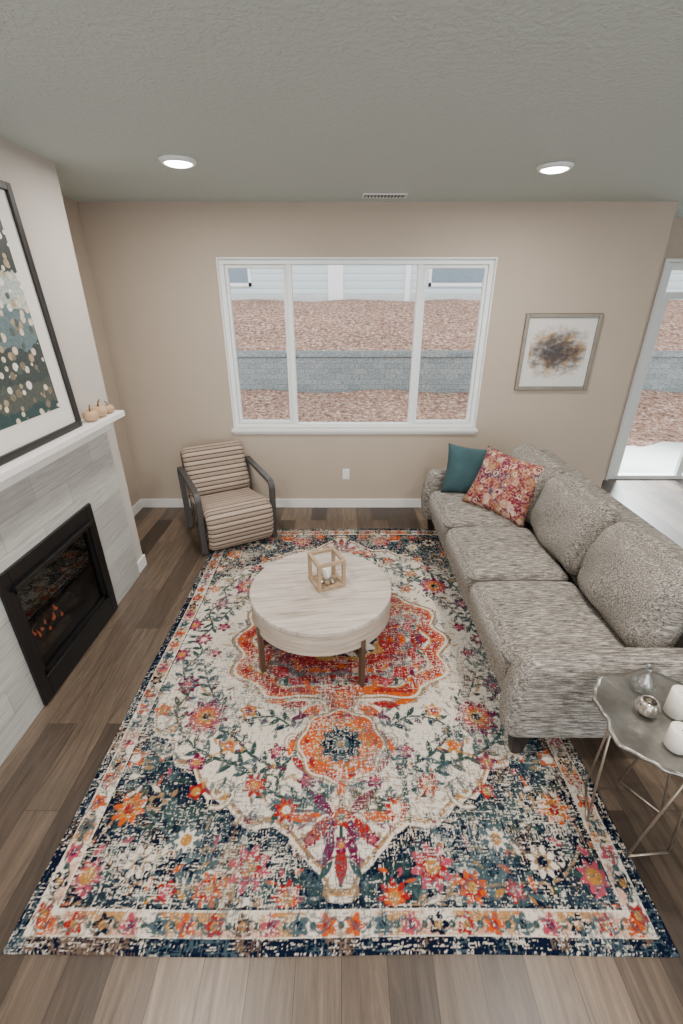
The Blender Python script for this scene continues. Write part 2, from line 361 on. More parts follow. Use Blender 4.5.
mk('corner_board',boxes([(-.4,.05,-.06,0,0,5)]),TRIM,hs); mk('corner_board',boxes([(1.9,2.05,-.06,0,0,5)]),TRIM,hs)

# ------------------------------------------------------------------ fireplace
fp=empty('fireplace',(cx,2.185,0),0,'gas fireplace with linear stone tile surround and white mantel','fireplace')
L=lambda x,y,z:(x-cx,y-2.185,z)
def fpb(name,bx,mat,**k):
    return mk(name,boxes([(a-cx,b-cx,c-2.185,d-2.185,e,f) for a,b,c,d,e,f in bx]),mat,fp,**k)
t0,t1=1.32,3.05
fpb('tile_surround',[(cx+.001,cx+.02,t0,fy0,0,1.22),(cx+.001,cx+.02,fy1,t1,0,1.22),(cx+.001,cx+.02,fy0,fy1,fz1,1.22),(cx+.001,cx+.02,fy0,fy1,0,fz0)],TILE)
fpb('mantel',[(cx+.001,-1.50,1.28,3.08,1.295,1.335),(cx+.001,-1.60,1.32,3.05,1.21,1.295)],TRIM,bevel=.004)
fpb('firebox',[(-2.10,-2.08,fy0,fy1,fz0,fz1),(-2.08,cx,fy0,fy0+.01,fz0,fz1),(-2.08,cx,fy1-.01,fy1,fz0,fz1),(-2.08,cx,fy0,fy1,fz0,fz0+.01),(-2.08,cx,fy0,fy1,fz1-.01,fz1)],FIREIN)
X1=cx+.022
fpb('metal_surround',[(X1,X1+.02,fy0-.02,fy0+.05,fz0-.03,fz1+.02),(X1,X1+.02,fy1-.05,fy1+.02,fz0-.03,fz1+.02),(X1,X1+.02,fy0+.05,fy1-.05,fz1-.07,fz1+.02),(X1,X1+.02,fy0+.05,fy1-.05,fz0-.03,fz0+.11)],BLACK,bevel=.004)
fpb('metal_hood',[(X1+.0,X1+.045,fy0+.04,fy1-.04,fz1-.10,fz1-.07)],BLACK,bevel=.004)
fpb('glass_door_frame',[(X1-.02,X1+.005,fy0+.05,fy0+.08,fz0+.11,fz1-.1),(X1-.02,X1+.005,fy1-.08,fy1-.05,fz0+.11,fz1-.1),(X1-.02,X1+.005,fy0+.05,fy1-.05,fz0+.11,fz0+.14),(X1-.02,X1+.005,fy0+.05,fy1-.05,fz1-.13,fz1-.1)],BLACK)
fpb('glass_pane',[(X1-.012,X1-.008,fy0+.08,fy1-.08,fz0+.14,fz1-.13)],FGLASS)
for i,(a,b,r) in enumerate([((-1.86,1.92,.19),(-1.84,2.48,.21),.045),((-1.78,2.0,.17),(-1.92,2.36,.29),.035),((-1.92,2.05,.25),(-1.76,2.45,.20),.035),((-1.76,1.95,.17),(-1.75,2.3,.18),.03)]):
    bm=bmesh.new(); cyl(bm,L(*a),L(*b),r,r*.8,12); mk('log',bm,LOG,fp,smooth=True)
fpb('burner_tray',[(-2.0,-1.70,1.88,2.5,fz0+.01,.14)],BLACK)
for i in range(9):
    y=2.0+i*.036; h=.03+.055*random.random(); r=.008+.008*random.random()
    bm=lathe([(.004,0),(r,h*.12),(r*.95,h*.28),(r*.6,h*.5),(r*.3,h*.75),(.001,h)],10)
    for v in bm.verts: v.co.y+=.010*math.sin(v.co.z*45+i); v.co.x*=.5
    mk('flame',bm,FLAME,fp,loc=L(-1.79+.03*math.sin(i*2.1),y,.21+.03*math.sin(i*1.7)**2),smooth=True)

# ------------------------------------------------------------------ mantel art
fw,fh=.90,1.20
art=empty('framed_botanical_print',(-1.585,2.205,1.337),0,'large black-framed botanical print with white mat leaning above mantel','picture')
tilt=-math.atan2(.055,fh)
RT=(0,tilt,0)
b=.035
mk('frame',boxes([(0,.025,-fw/2,-fw/2+b,0,fh),(0,.025,fw/2-b,fw/2,0,fh),(0,.025,-fw/2+b,fw/2-b,0,b),(0,.025,-fw/2+b,fw/2-b,fh-b,fh)]),BLACKW,art,rot=RT,bevel=.003)
mk('mat_board',boxes([(.002,.008,-fw/2+b,fw/2-b,b,fh-b)]),PAPER,art,rot=RT)
mk('print',boxes([(.008,.0095,-fw/2+.14,fw/2-.14,.14,fh-.14)]),PRINT,art,rot=RT)
def pumpkin(loc,s,label):
    e=empty('decorative_pumpkin',loc,random.random()*3,label,'decoration','small pumpkins on the mantel')
    prof=[(.004,.004*1),(.5,.0),(.85,.15),(1,.42),(.92,.68),(.6,.86),(.2,.82),(.02,.78)]
    bm=lathe([(r*s,z*s*1.5) for r,z in prof],40,lambda a:1-.12*abs(math.cos(4*a))**.5+.04)
    mk('body',bm,CREAM,e,smooth=True)
    bm=bmesh.new(); cyl(bm,(0,0,s*1.1),(s*.15,0,s*1.7),s*.13,s*.08,8); cyl(bm,(s*.15,0,s*1.68),(s*.45,.0,s*1.95),s*.09,s*.06,8); mk('stem',bm,STEM,e,smooth=True)
pumpkin((-1.565,2.77,1.336),.050,'small cream ceramic pumpkin with twig stem beside picture')
pumpkin((-1.57,2.885,1.336),.055,'larger tan ceramic pumpkin with curved stem on mantel')
pumpkin((-1.56,2.99,1.336),.040,'tiny cream pumpkin near the mantel end')

# ------------------------------------------------------------------ wall art
a2=empty('framed_abstract_print',(1.990,BW-.003,1.575),0,'pewter-framed abstract watercolor print in brown and charcoal','picture')
w2,h2,b=.343,.335,.035
mk('frame',boxes([(-w2,-w2+b,-.03,0,-h2,h2),(w2-b,w2,-.03,0,-h2,h2),(-w2+b,w2-b,-.03,0,-h2,-h2+b),(-w2+b,w2-b,-.03,0,h2-b,h2)]),PEWTER,a2,bevel=.004)
mk('mat_board',boxes([(-w2+b,w2-b,-.012,-.004,-h2+b,h2-b)]),PAPER,a2)
mk('print',boxes([(-w2+.08,w2-.08,-.014,-.012,-h2+.08,h2-.08)]),ABST,a2)
o=empty('wall_outlet',(.047,BW-.001,.38),0,'white duplex electrical outlet plate on greige wall','outlet')
mk('cover_plate',boxes([(-.036,.036,-.006,0,-.058,.058)]),VINYL,o,bevel=.002)
for z in (-.022,.022): mk('socket',boxes([(-.012,.012,-.009,-.006,z-.013,z+.013)]),TRIM,o,bevel=.002)
o=empty('ceiling_vent',(.33,4.12,H),0,'white rectangular slotted metal ceiling air vent','vent')
mk('vent_frame',boxes([(-.17,.17,-.07,-.055,-.008,0),(-.17,.17,.055,.07,-.008,0),(-.17,-.155,-.055,.055,-.008,0),(.155,.17,-.055,.055,-.008,0)]),TRIM,o)
mk('vent_louvers',boxes([(-.155+.026*i,-.145+.026*i,-.055,.055,-.007,-.001) for i in range(12)]),DARKLEG,o)

def clight(x,y,e=26):
    o=empty('ceiling_light',(x,y,H),0,'round white flush LED ceiling light, switched on','ceiling light','round recessed ceiling lights')
    mk('trim_ring',lathe([(.075,-.001),(.105,-.001),(.105,-.006),(.092,-.02),(.082,-.022),(.078,-.018)],40),VINYL,o,smooth=True)
    mk('lens',lathe([(.001,-.002),(.078,-.002),(.078,-.017),(.06,-.026),(.001,-.034)],40),LED,o,smooth=True)
    l=bpy.data.lights.new('lamp','AREA'); l.shape='DISK'; l.size=.16; l.energy=e; l.color=(1,.92,.84)
    lo=bpy.data.objects.new('lamp',l); COL.objects.link(lo); lo.parent=o; lo.location=(0,0,-.04)
clight(-.93,3.15); clight(1.27,3.28)
for x,y in ((-.93,1.2),(1.27,1.2),(-.93,-.8),(1.27,-.8)): clight(x,y,34)  # extra unseen lights, added overhead and behind the camera to brighten the room
l=bpy.data.lights.new('door_glare_fill','SPOT'); l.energy=6500; l.spot_size=math.radians(46); l.spot_blend=.6; l.shadow_soft_size=.6; l.color=(.93,.97,1)  # added spot standing in for daylight glare on the floor by the door
lo=bpy.data.objects.new('door_glare_fill',l); COL.objects.link(lo); lo.location=(5.0,8.2,3.2)
lo.rotation_euler=(Vector((3.6,4.4,0))-Vector((5.0,8.2,3.2))).to_track_quat('-Z','Y').to_euler()
top(lo,'unseen fill spot added to brighten the floor inside the sliding door','light')

# ------------------------------------------------------------------ sofa
sx,sy,RZ=1.33,2.655,.0135
sofa=empty('sofa',(sx,sy,RZ),0,'grey tweed three-seat sofa with track arms and loose cushions','sofa')
def sp_(name,c,size,r,mat,puff=(0,0,0),rot=(0,0,0),n=9,wr=0,seed=0):
    return mk(name,softbox(*size,r,n,puff,wr,seed),mat,sofa,loc=(c[0]-sx,c[1]-sy,c[2]),rot=rot,smooth=True)
sp_('base_frame',(1.33,2.655,.22),(.98,2.22,.18),.03,SOFA2)
sp_('backrest',(1.785,2.655,.465),(.16,2.42,.68),.04,SOFA2)
def rrect(hx_,hy_,r,axis,off,puffw=0):
    pts=[]
    for cx_,cy_,a0 in ((hx_-r,hy_-r,0),(-hx_+r,hy_-r,90),(-hx_+r,-hy_+r,180),(hx_-r,-hy_+r,270)):
        for k in range(6):
            a=math.radians(a0+k*18); u,v=cx_+r*math.cos(a),cy_+r*math.sin(a)
            pts.append({'x':(off,u,v),'y':(u,off,v),'z':(u,v,off)}[axis])
    return pts
for yy in (1.495,3.815):
    ar=softbox(.98,.13,.48,.05,13,(.0,.008,.012))
    for v in ar.verts:
        f=max(0,-v.co.x/.49); v.co.x-=f**4*.045*(1-((v.co.z+.02)/.24)**2)
        if v.co.z>.10: v.co.y*=1+.12*(v.co.z-.10)/.14
    mk('armrest',ar,SOFA2,sofa,loc=(1.28-sx,yy-sy,.365),smooth=True)
for i in range(3):
    yy=1.945+i*.71
    sp_('seat_cushion',(1.11,yy,.385),(.64,.69,.165),.06,SOFA,puff=(.02,.0,.038),n=13,wr=.003,seed=i)
    mk('cushion_piping',tubeloop(rrect(.312,.337,.045,'z',.048),.007),PIPE,sofa,loc=(1.11-sx,yy-sy,.385),smooth=True)
    sp_('back_cushion',(1.53,yy,.665),(.19,.67,.46),.085,SOFA,puff=(.065,.01,.035),rot=(0,math.radians(13),math.radians((-2,1,2)[i])),n=17,wr=.011,seed=10+i)
for x in (.86,1.78):
    for y in (1.49,3.82):
        bm=bmesh.new(); bmesh.ops.create_cone(bm,cap_ends=True,segments=4,radius1=.036,radius2=.056,depth=.135,matrix=Matrix.Rotation(math.pi/4,4,'Z'))
        mk('leg',bm,DARKLEG,sofa,loc=(x-sx,y-sy,.0675),bevel=.003)
top(mk('throw_pillow',pillow(.42,.43,.15,seed=1),TEAL,loc=(1.07,3.55,.485),rot=(-.37,.06,-.25),smooth=True),'solid teal velvet square throw pillow against sofa arm','pillow','throw pillows on the sofa')
top(mk('throw_pillow',pillow(.54,.50,.17,seed=2),SUZ,loc=(1.18,3.18,.485),rot=(-.50,.10,math.radians(-46)),smooth=True),'dusty red and pink floral patterned throw pillow on sofa','pillow','throw pillows on the sofa')

# ------------------------------------------------------------------ accent chair
ch=empty('accent_chair',(-1.065,3.80,RZ),math.radians(29),'beige and brown channel-tufted armchair with charcoal wood arms','chair')
def smoothpath(pts,n=160):
    P=[Vector((a,b)) for a,b in pts]; out=[]
    m_=len(P)
    for i in range(m_):
        p0,p1,p2,p3=P[(i-1)%m_],P[i],P[(i+1)%m_],P[(i+2)%m_]
        for k in range(24):
            t=k/24
            out.append(.5*((2*p1)+(-p0+p2)*t+(2*p0-5*p1+4*p2-p3)*t*t+(-p0+3*p1-3*p2+p3)*t**3))
    d=[0]
    for i in range(len(out)): d.append(d[-1]+(out[(i+1)%len(out)]-out[i]).length)
    tot=d[-1]; res=[]; j=0
    for k in range(n):
        s=tot*k/n
        while d[j+1]<s: j+=1
        f=(s-d[j])/max(1e-9,d[j+1]-d[j]); res.append((out[j].lerp(out[(j+1)%len(out)],f),s))
    return res,tot
def channel(pts,width,rib=.042,amp=.008,name='seat'):
    N=400; path,tot=smoothpath(pts,N); nr=round(tot/rib); bm=bmesh.new(); K=14
    cl=bm.verts.layers.float_color.new('Col'); rings=[]
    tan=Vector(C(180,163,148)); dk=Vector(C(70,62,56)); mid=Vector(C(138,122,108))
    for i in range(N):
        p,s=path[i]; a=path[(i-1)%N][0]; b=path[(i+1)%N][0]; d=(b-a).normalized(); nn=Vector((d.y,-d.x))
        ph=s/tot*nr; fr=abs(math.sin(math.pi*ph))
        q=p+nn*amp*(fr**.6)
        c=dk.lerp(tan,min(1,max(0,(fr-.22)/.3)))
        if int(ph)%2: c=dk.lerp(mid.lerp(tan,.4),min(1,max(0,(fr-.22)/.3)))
        ring=[]
        for k in range(K+1):
            u=-1+2*k/K; u=math.sin(u*math.pi/2); e=max(0,(abs(u)-.86)/.14)
            qq=q.lerp(q-nn*.03,e*e)
            v=bm.verts.new((u*width/2,qq.x,qq.y)); v[cl]=c; ring.append(v)
        rings.append(ring)
    for i in range(N):
        a,b=rings[i],rings[(i+1)%N]
        for k in range(K): bm.faces.new((a[k],a[k+1],b[k+1],b[k]))
    for k in (0,K):
        bm.faces.new([rings[i][k] for i in range(N)])
    return mk(name,bm,CHAIRF,ch,smooth=True)
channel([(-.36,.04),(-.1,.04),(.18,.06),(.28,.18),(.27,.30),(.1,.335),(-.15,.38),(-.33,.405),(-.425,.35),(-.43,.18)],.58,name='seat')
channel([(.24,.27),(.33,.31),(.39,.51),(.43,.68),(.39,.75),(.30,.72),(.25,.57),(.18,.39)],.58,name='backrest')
def arc(cy,cz,r,a0,a1,n=6): return [(cy+r*math.cos(math.radians(a0+(a1-a0)*i/n)),cz+r*math.sin(math.radians(a0+(a1-a0)*i/n))) for i in range(n+1)]
for s in (-1,1):
    path=[(-.32,0),(-.33,.25)]+arc(-.285,.50,.06,180,90)+[(0,.575)]+arc(.30,.53,.06,80,0)+[(.33,.3),(.27,0)]
    mk('armrest_frame',sweepYZ(path,.05,.035),GREYW,ch,loc=(s*.322,0,0),bevel=.004)

# ------------------------------------------------------------------ coffee table
tx,ty=-.125,2.24
ct=empty('coffee_table',(tx,ty,RZ),0,'round whitewashed wood drum coffee table with bronze legs','table')
R=.425
mk('table_top',lathe([(.001,.418),(R-.004,.418),(R,.421),(R,.443),(R-.004,.447),(.001,.447)],96),WWOOD,ct,rot=(0,0,.15))
mk('drum_apron',lathe([(.001,.285),(R-.006,.285),(R-.003,.288),(R-.003,.4165),(.001,.4165)],96),WSIDE,ct)
for i,a in enumerate((-55,35,125,215)):
    a=math.radians(a)
    bm=boxes([(R-.020,R+.008,-.014,.014,0,.285),(R+.0,R+.008,-.014,.014,.285,.33)])
    mk('leg',bm,BRONZE,ct,rot=(0,0,a),bevel=.002)
for a in (-55,35):
    zz=.19 if a>0 else .205
    mk('stretcher',boxes([(-R+.022,R-.022,-.012,.012,zz,zz+.014)]),BRONZE,ct,rot=(0,0,math.radians(a)))
LZ=.4615
ln=empty('lantern',(-.09,2.28,LZ),math.radians(24),'open cube lantern of light wood bars on coffee table','lantern')
s=.088; t=.02; hh=.185
bx=[(-s+t,s-t,-s+t,s-t,.0,.012)]
for a in (-1,1):
    for b_ in (-1,1):
        bx.append((min(a*s,a*(s-t)),max(a*s,a*(s-t)),min(b_*s,b_*(s-t)),max(b_*s,b_*(s-t)),0,hh))
    for z in (0,hh-t):
        bx.append((-s+t,s-t,min(a*s,a*(s-t)),max(a*s,a*(s-t)),z+.001,z+t-.001)); bx.append((min(a*s,a*(s-t)),max(a*s,a*(s-t)),-s+t,s-t,z+.001,z+t-.001))
mk('wood_frame',boxes(bx),LWOOD,ln)
def candle(loc,r,h,label,group=None):
    e=empty('pillar_candle',loc,0,label,'candle',group)
    mk('wax',lathe([(.001,0),(r,0),(r,h-.004),(r-.004,h),(r*.5,h-.006),(.001,h-.008)],32),WAX,e,smooth=True)
    bm=bmesh.new(); cyl(bm,(0,0,h-.01),(.002,0,h+.01),.0015,seg=6); mk('wick',bm,DARKLEG,e)
candle((-.09,2.295,LZ+.013),.028,.085,'white pillar candle standing inside wood lantern')
for i,(dx,dy) in enumerate([(-.03,-.035),(.005,-.045),(.035,-.03),(.045,.01)]):
    bm=bmesh.new(); bmesh.ops.create_icosphere(bm,subdivisions=3,radius=.016)
    for v in bm.verts: v.co.z*=.9; v.co+=v.co.normalized()*.001*math.sin(v.co.x*400)
    top(mk('wooden_bead',bm,LWOOD if i%2 else MERC,loc=(-.09+dx,2.28+dy,LZ+.0275),smooth=True),'small round bead lying inside the wood lantern','bead','beads in the lantern')

# ------------------------------------------------------------------ side table
qx,qy,qz=1.215,1.165,.60
st=empty('side_table',(qx,qy,RZ),0,'side table with lobed hammered silver top and wire legs','side table')
bm=bmesh.new(); N=144; M_=14; cen=bm.verts.new((0,0,qz-.012)); rings=[]
for k in range(1,M_+1):
    f=k/M_; ring=[]
    for i in range(N):
        a=2*math.pi*i/N; rad=.242*(1+.05*math.cos(5*a+.6)+.03*math.cos(9*a)+.012*math.cos(23*a))
        z=qz-.012+.014*f**3+.004*math.sin(7*a)*f*f
        ring.append(bm.verts.new((rad*f*math.cos(a),rad*f*math.sin(a),z)))
    rings.append(ring)
for i in range(N): bm.faces.new((cen,rings[0][i],rings[0][(i+1)%N]))
for a_,b_ in zip(rings,rings[1:]):
    for i in range(N): bm.faces.new((a_[i],a_[(i+1)%N],b_[(i+1)%N],b_[i]))
o=mk('table_top',bm,SILV,st,smooth=True); sm=o.modifiers.new('solid','SOLIDIFY'); sm.thickness=.01; sm.offset=-1
for k in range(3):
    a=math.radians(120*k+155)
    bm=bmesh.new()
    tp=Vector((.16*math.cos(a),.16*math.sin(a),qz-.015)); 
    f1=Vector((.17*math.cos(a-.55),.17*math.sin(a-.55),.006)); f2=Vector((.17*math.cos(a+.55),.17*math.sin(a+.55),.006))
    cyl(bm,tp,f1,.005,seg=8); cyl(bm,tp,f2,.005,seg=8); cyl(bm,f1,f2,.005,seg=8)
    mk('leg',bm,WIRE,st,smooth=True)
bm=bmesh.new()
P=[Vector((.16*math.cos(math.radians(120*k+155)),.16*math.sin(math.radians(120*k+155)),qz-.03)) for k in range(3)]
for k in range(3): cyl(bm,P[k],P[(k+1)%3],.005,seg=8)
mk('wire_brace',bm,WIRE,st,smooth=True)
q0=qz+RZ-.004
candle((1.175,1.06,q0),.036,.085,'short white pillar candle on silver side table','candles on the side table')
candle((1.265,1.20,q0),.036,.11,'taller white pillar candle on silver side table','candles on the side table')
top(mk('mercury_glass_votive',lathe([(.001,0),(.028,0),(.038,.02),(.04,.04),(.032,.058),(.026,.066),(.022,.062),(.03,.04),(.025,.015),(.001,.01)],32),MERC,loc=(1.155,1.20,q0),smooth=True),'round mercury glass votive holder on silver side table','votive holder')
top(mk('glass_bud_vase',lathe([(.001,0),(.03,0),(.042,.025),(.04,.055),(.02,.08),(.012,.105),(.016,.125),(.013,.122),(.009,.1),(.016,.078),(.036,.05),(.037,.025),(.001,.006)],32),VGLASS,loc=(1.205,1.31,q0+.002),smooth=True),'small clear glass bud vase on silver side table','vase')

# ------------------------------------------------------------------ rug
def build_rug():
    W,Lh=2.32,3.12; hx,hy=W/2,Lh/2
    qx_,qy_=330,444
    ax=(np.arange(qx_)+.5)/qx_*hx; by=(np.arange(qy_)+.5)/qy_*hy
    A,B=np.meshgrid(ax,by)
    def rgb(*c): return np.array([lin(v) for v in c])
    def vnoise(Xc,Yc,sx_,sy_,seed):
        r=np.random.RandomState(seed).rand(512,512)
        u=Xc/sx_+200; v=Yc/sy_+200; i=np.floor(u).astype(int); j=np.floor(v).astype(int); fu=u-i; fv=v-j
        fu=fu*fu*(3-2*fu); fv=fv*fv*(3-2*fv); i%=511; j%=511
        return (r[j,i]*(1-fu)+r[j,i+1]*fu)*(1-fv)+(r[j+1,i]*(1-fu)+r[j+1,i+1]*fu)*fv
    cream=rgb(206,197,183); navy=rgb(14,22,40); slate=rgb(68,84,88); green=rgb(44,64,62); orange=rgb(178,76,22); red=rgb(138,32,32)
    mag=rgb(94,22,60); pink=rgb(156,66,82); gold=rgb(162,114,54); tan=rgb(134,108,80)
    img=np.ones((qy_,qx_,3))*cream
    def put(mask,col,al=1.):
        m_=(np.clip(mask,0,1)*al)[...,None]; img[:]=img*(1-m_)+col*m_
    E=lambda d,w=.004: np.clip(.5-d/w,0,1)
    n1=vnoise(A,B,.09,.09,1); n2=vnoise(A,B,.03,.03,2); n3=vnoise(A,B,.05,.05,3)
    bx_=[0,.04,.08,.14,.22,.33,.42,.50,.60,.70,.80,.88,.96,1.0,1.03,1.16]; bz=[1.42,1.40,1.31,1.28,1.17,1.14,1.15,1.05,1.03,.90,.86,.72,.70,.60,.42,.40]
    bd=np.interp(A,bx_,bz)+.022*np.abs(np.sin(A*22))
    dc=(bd-B)*.8
    put(E(dc-.04),tan); put(E(dc-.026),gold); put(E(dc-.02),cream); put(E(dc-.004),navy)
    put(E(dc+.014)*E(.56-n1,.2),slate,.95); put(E(dc+.03)*E(n3-.45,.1),green,.6); put(E(dc+.05)*E(.30-n3,.1),navy,.8)
    def poly(pts,w,col,al=1.):
        d=np.full(A.shape,9.)
        for (x0,y0),(x1,y1) in zip(pts,pts[1:]):
            vx,vy=x1-x0,y1-y0; t=np.clip(((A-x0)*vx+(B-y0)*vy)/(vx*vx+vy*vy+1e-12),0,1)
            d=np.minimum(d,np.hypot(A-x0-t*vx,B-y0-t*vy))
        put(E(d-w),col,al); return d
    def spiral(cx_,cy_,r0,turns,a0,dirn,w,col):
        pts=[]
        for i in range(26):
            f=i/25; a=a0+dirn*f*turns*2*math.pi; r=r0*(1-f*.85); pts.append((cx_+r*math.cos(a),cy_+r*math.sin(a)))
        poly(pts,w,col)
    def leaf(cx_,cy_,l,wd,a,col,al=1.):
        ca,sa=math.cos(a),math.sin(a); u=(A-cx_)*ca+(B-cy_)*sa; v=-(A-cx_)*sa+(B-cy_)*ca
        put(E((np.abs(v)-wd*np.clip(1-(u/l)**2,0,1)),.004)*(np.abs(u)<l),col,al)
    rr=random.Random(5)
    def vine(pts,col=green,w=.006,leaves=True,ll=.034):
        P=[pts[0]]+pts+[pts[-1]]; out=[]
        for i in range(1,len(P)-2):
            for k in range(8):
                t=k/8; q=[]
                for c in (0,1):
                    p0,p1,p2,p3=P[i-1][c],P[i][c],P[i+1][c],P[i+2][c]
                    q.append(.5*(2*p1+(-p0+p2)*t+(2*p0-5*p1+4*p2-p3)*t*t+(-p0+3*p1-3*p2+p3)*t**3))
                out.append(tuple(q))
        out.append(P[-1]); poly(out,w,col)
        if leaves:
            for i in range(1,len(out)-1,2):
                a=math.atan2(out[i+1][1]-out[i][1],out[i+1][0]-out[i][0]); s=1 if (i//2)%2 else -1
                leaf(out[i][0]-s*math.sin(a)*.028,out[i][1]+s*math.cos(a)*.028,ll*rr.uniform(.8,1.3),.014,a+s*.9,rr.choice([green,green,slate,col]))
    def flower(cx_,cy_,r,cols,n=8,ph=0,sq=1.):
        dx,dy=A-cx_,(B-cy_)/sq; d=np.hypot(dx,dy); t=np.arctan2(dy,dx)
        k=len(cols)
        for i,c in enumerate(cols):
            f=1-i/k
            rad=r*f*(1-.16*(i<k-1)+.2*(i<k-1)*np.cos(n*t+ph+i*math.pi))
            put(E(d-rad),c)
    vine([(.05,1.00),(.2,1.04),(.36,.98),(.48,.88),(.66,.82),(.8,.72),(.9,.56)],w=.009,ll=.045)
    vine([(.22,.80),(.30,.88),(.44,.82),(.55,.72),(.68,.66)],w=.008,ll=.04)
    vine([(.9,.55),(.86,.42),(.94,.28),(.88,.12),(.95,0)],w=.007)
    vine([(.66,.52),(.74,.42),(.80,.30),(.84,.2)],w=.006)
    vine([(.26,.66),(.36,.60),(.5,.62),(.62,.72)],w=.006)
    vine([(.12,1.12),(.22,1.06),(.30,1.08)],w=.007)
    for sx1,sy1,r1,a1,dd in ((.55,1.0,.075,1.2,1),(.86,.78,.055,0,1),(.24,.74,.05,2.5,-1)):
        spiral(sx1,sy1,r1,1.3,a1,dd,.012,tan); spiral(sx1,sy1,r1,1.3,a1,dd,.006,cream)
    spiral(.34,.96,.05,1.2,3,1,.006,green); spiral(.70,.46,.05,1.2,1,1,.006,slate); spiral(.92,.22,.05,1.2,2,-1,.006,slate)
    vine([(.1,1.5),(.3,1.34),(.52,1.28),(.72,1.18),(.9,1.04),(1.0,.86)],slate,.007)
    vine([(.2,1.44),(.4,1.40),(.6,1.36),(.84,1.34),(.98,1.22)],tan,.006)
    for i in range(380):
        x,y=rr.uniform(.02,1.03),rr.uniform(.02,1.43)
        b0=np.interp(x,bx_,bz)
        if math.hypot(x/1.25,y)<.52: continue
        if y>b0+.02: leaf(x,y,rr.uniform(.016,.036),rr.uniform(.006,.013),rr.uniform(0,3),rr.choice([cream,slate,tan,navy,gold,orange,cream,pink,navy]),.9)
        else: leaf(x,y,rr.uniform(.014,.038),rr.uniform(.005,.012),rr.uniform(0,3),rr.choice([green,slate,slate,slate,tan,green,mag,gold,navy,mag]),.85)
    for x,y,r,cs in [(.72,.60,.115,[mag,pink,orange,gold,navy]),(1.0,.14,.06,[mag,pink,gold]),(.88,.38,.065,[mag,slate,pink]),(.97,.56,.045,[orange,gold]),(.80,.12,.045,[mag,pink]),
        (.16,.95,.045,[mag,pink]),(.32,.80,.045,[mag,pink]),(.40,.97,.055,[red,orange,gold]),(.56,.77,.045,[gold,orange]),(.70,.86,.05,[mag,pink,gold]),(.88,.68,.045,[slate,gold]),(.24,1.08,.055,[red,orange,cream]),
        (.5,.56,.05,[gold,orange,mag]),(.90,.0,.055,[mag,pink,cream]),(1.0,.40,.04,[slate,green]),(.66,1.0,.04,[red,gold]),
        (.36,1.30,.085,[pink,red,gold]),(.50,1.37,.06,[orange,red,gold]),(.64,1.20,.07,[slate,cream,gold]),(.80,1.28,.08,[navy,cream,tan,navy]),(.93,1.08,.07,[orange,gold,red]),(.98,1.33,.06,[pink,gold]),(.20,1.40,.06,[red,orange,gold]),(1.0,.84,.05,[orange,cream]),(.66,1.38,.04,[red,pink]),(.82,1.05,.045,[tan,navy])]:
        flower(x,y,r,cs,8 if r>.05 else 5,rr.uniform(0,3))
    poly([(0,1.0),(0,1.36)],.008,green)
    for (x,y,l,wd,a,c) in [(.10,1.17,.085,.028,.9,red),(.09,1.05,.08,.026,-.8,mag),(.15,1.11,.07,.022,0.1,orange),(.05,1.24,.07,.02,1.2,mag),(0,1.29,.07,.026,1.57,red),(.06,1.31,.045,.014,.9,green),(0,.99,.05,.02,1.57,green),(.05,1.0,.05,.014,1.2,slate),(.03,1.13,.09,.022,1.2,mag)]: leaf(x,y,l,wd,a,c)
    flower(0,1.11,.05,[red,orange,slate],6); flower(0,1.22,.035,[mag,pink,gold],6); flower(.13,1.20,.03,[mag,pink],5); 
    d=np.hypot(A/1.12,B*1.04); t=np.arctan2(B,A/1.12)
    rad=.56+.06*np.cos(2*t)+.04*np.cos(4*t-math.pi)+.03*np.abs(np.cos(6*t))+.02*np.cos(14*t)
    q=d/rad
    put(E((q-1.02)*.5),tan); put(E((q-.99)*.5),cream); put(E((q-.965)*.5),orange); put(E((q-.93)*.5)*E(n3-.6,.1),red)
    put(E((q-.84)*.5),gold); put(E((q-.82)*.5),cream); put(E((q-.81)*.5)*E(.40-n1,.12),pink,.8); put(E((q-.81)*.5)*E(.3-n2,.12),slate,.8)
    put(E((np.abs(q-.72)-.05-.03*np.cos(18*t))*.5),red); put(E((np.abs(q-.72)-.02)*.5)*E(n2-.5,.1),pink)
    put(E((q-.60)*.5),orange); put(E((q-.60)*.5)*E(.42-n2,.1),mag,.8); put(E((q-.50+.05*np.cos(12*t))*.5),red); put(E((q-.38+.03*np.cos(8*t))*.5),gold); put(E((q-.33)*.5),navy); put(E((q-.28+.05*np.cos(8*t))*.5),cream); put(E((q-.15)*.5),mag)
    for k in range(14):
        a=.05+k*.12; rl=.78*(.56+.06*math.cos(2*a)-.04*math.cos(4*a)); leaf(rl*1.12*math.cos(a),rl*math.sin(a),.04,.015,a+.8,[mag,red,green,pink,orange][k%5])
    nk=(B>.44)*(B<.72)
    put(E((A-(.07+.9*(B-.58)**2*4))*1.0)*nk,tan); put(E((A-(.055+.9*(B-.58)**2*4)))*nk,red); put(E((A-(.03+.6*(B-.58)**2*4)))*nk,orange)
    for (x,y,l,wd,a,c) in [(.15,.56,.08,.03,.5,orange),(.25,.52,.08,.026,.1,red),(.35,.50,.06,.02,-.2,orange),(.13,.64,.05,.018,-.5,gold),(.22,.60,.05,.016,.3,mag),(.20,.87,.06,.02,-.8,red),(.25,.78,.05,.018,1.4,orange)]: leaf(x,y,l,wd,a,c)
    d=np.hypot(A,(B-.76)*1.05); t=np.arctan2(B-.76,A)
    rd=.20*(1+.05*np.cos(8*t))
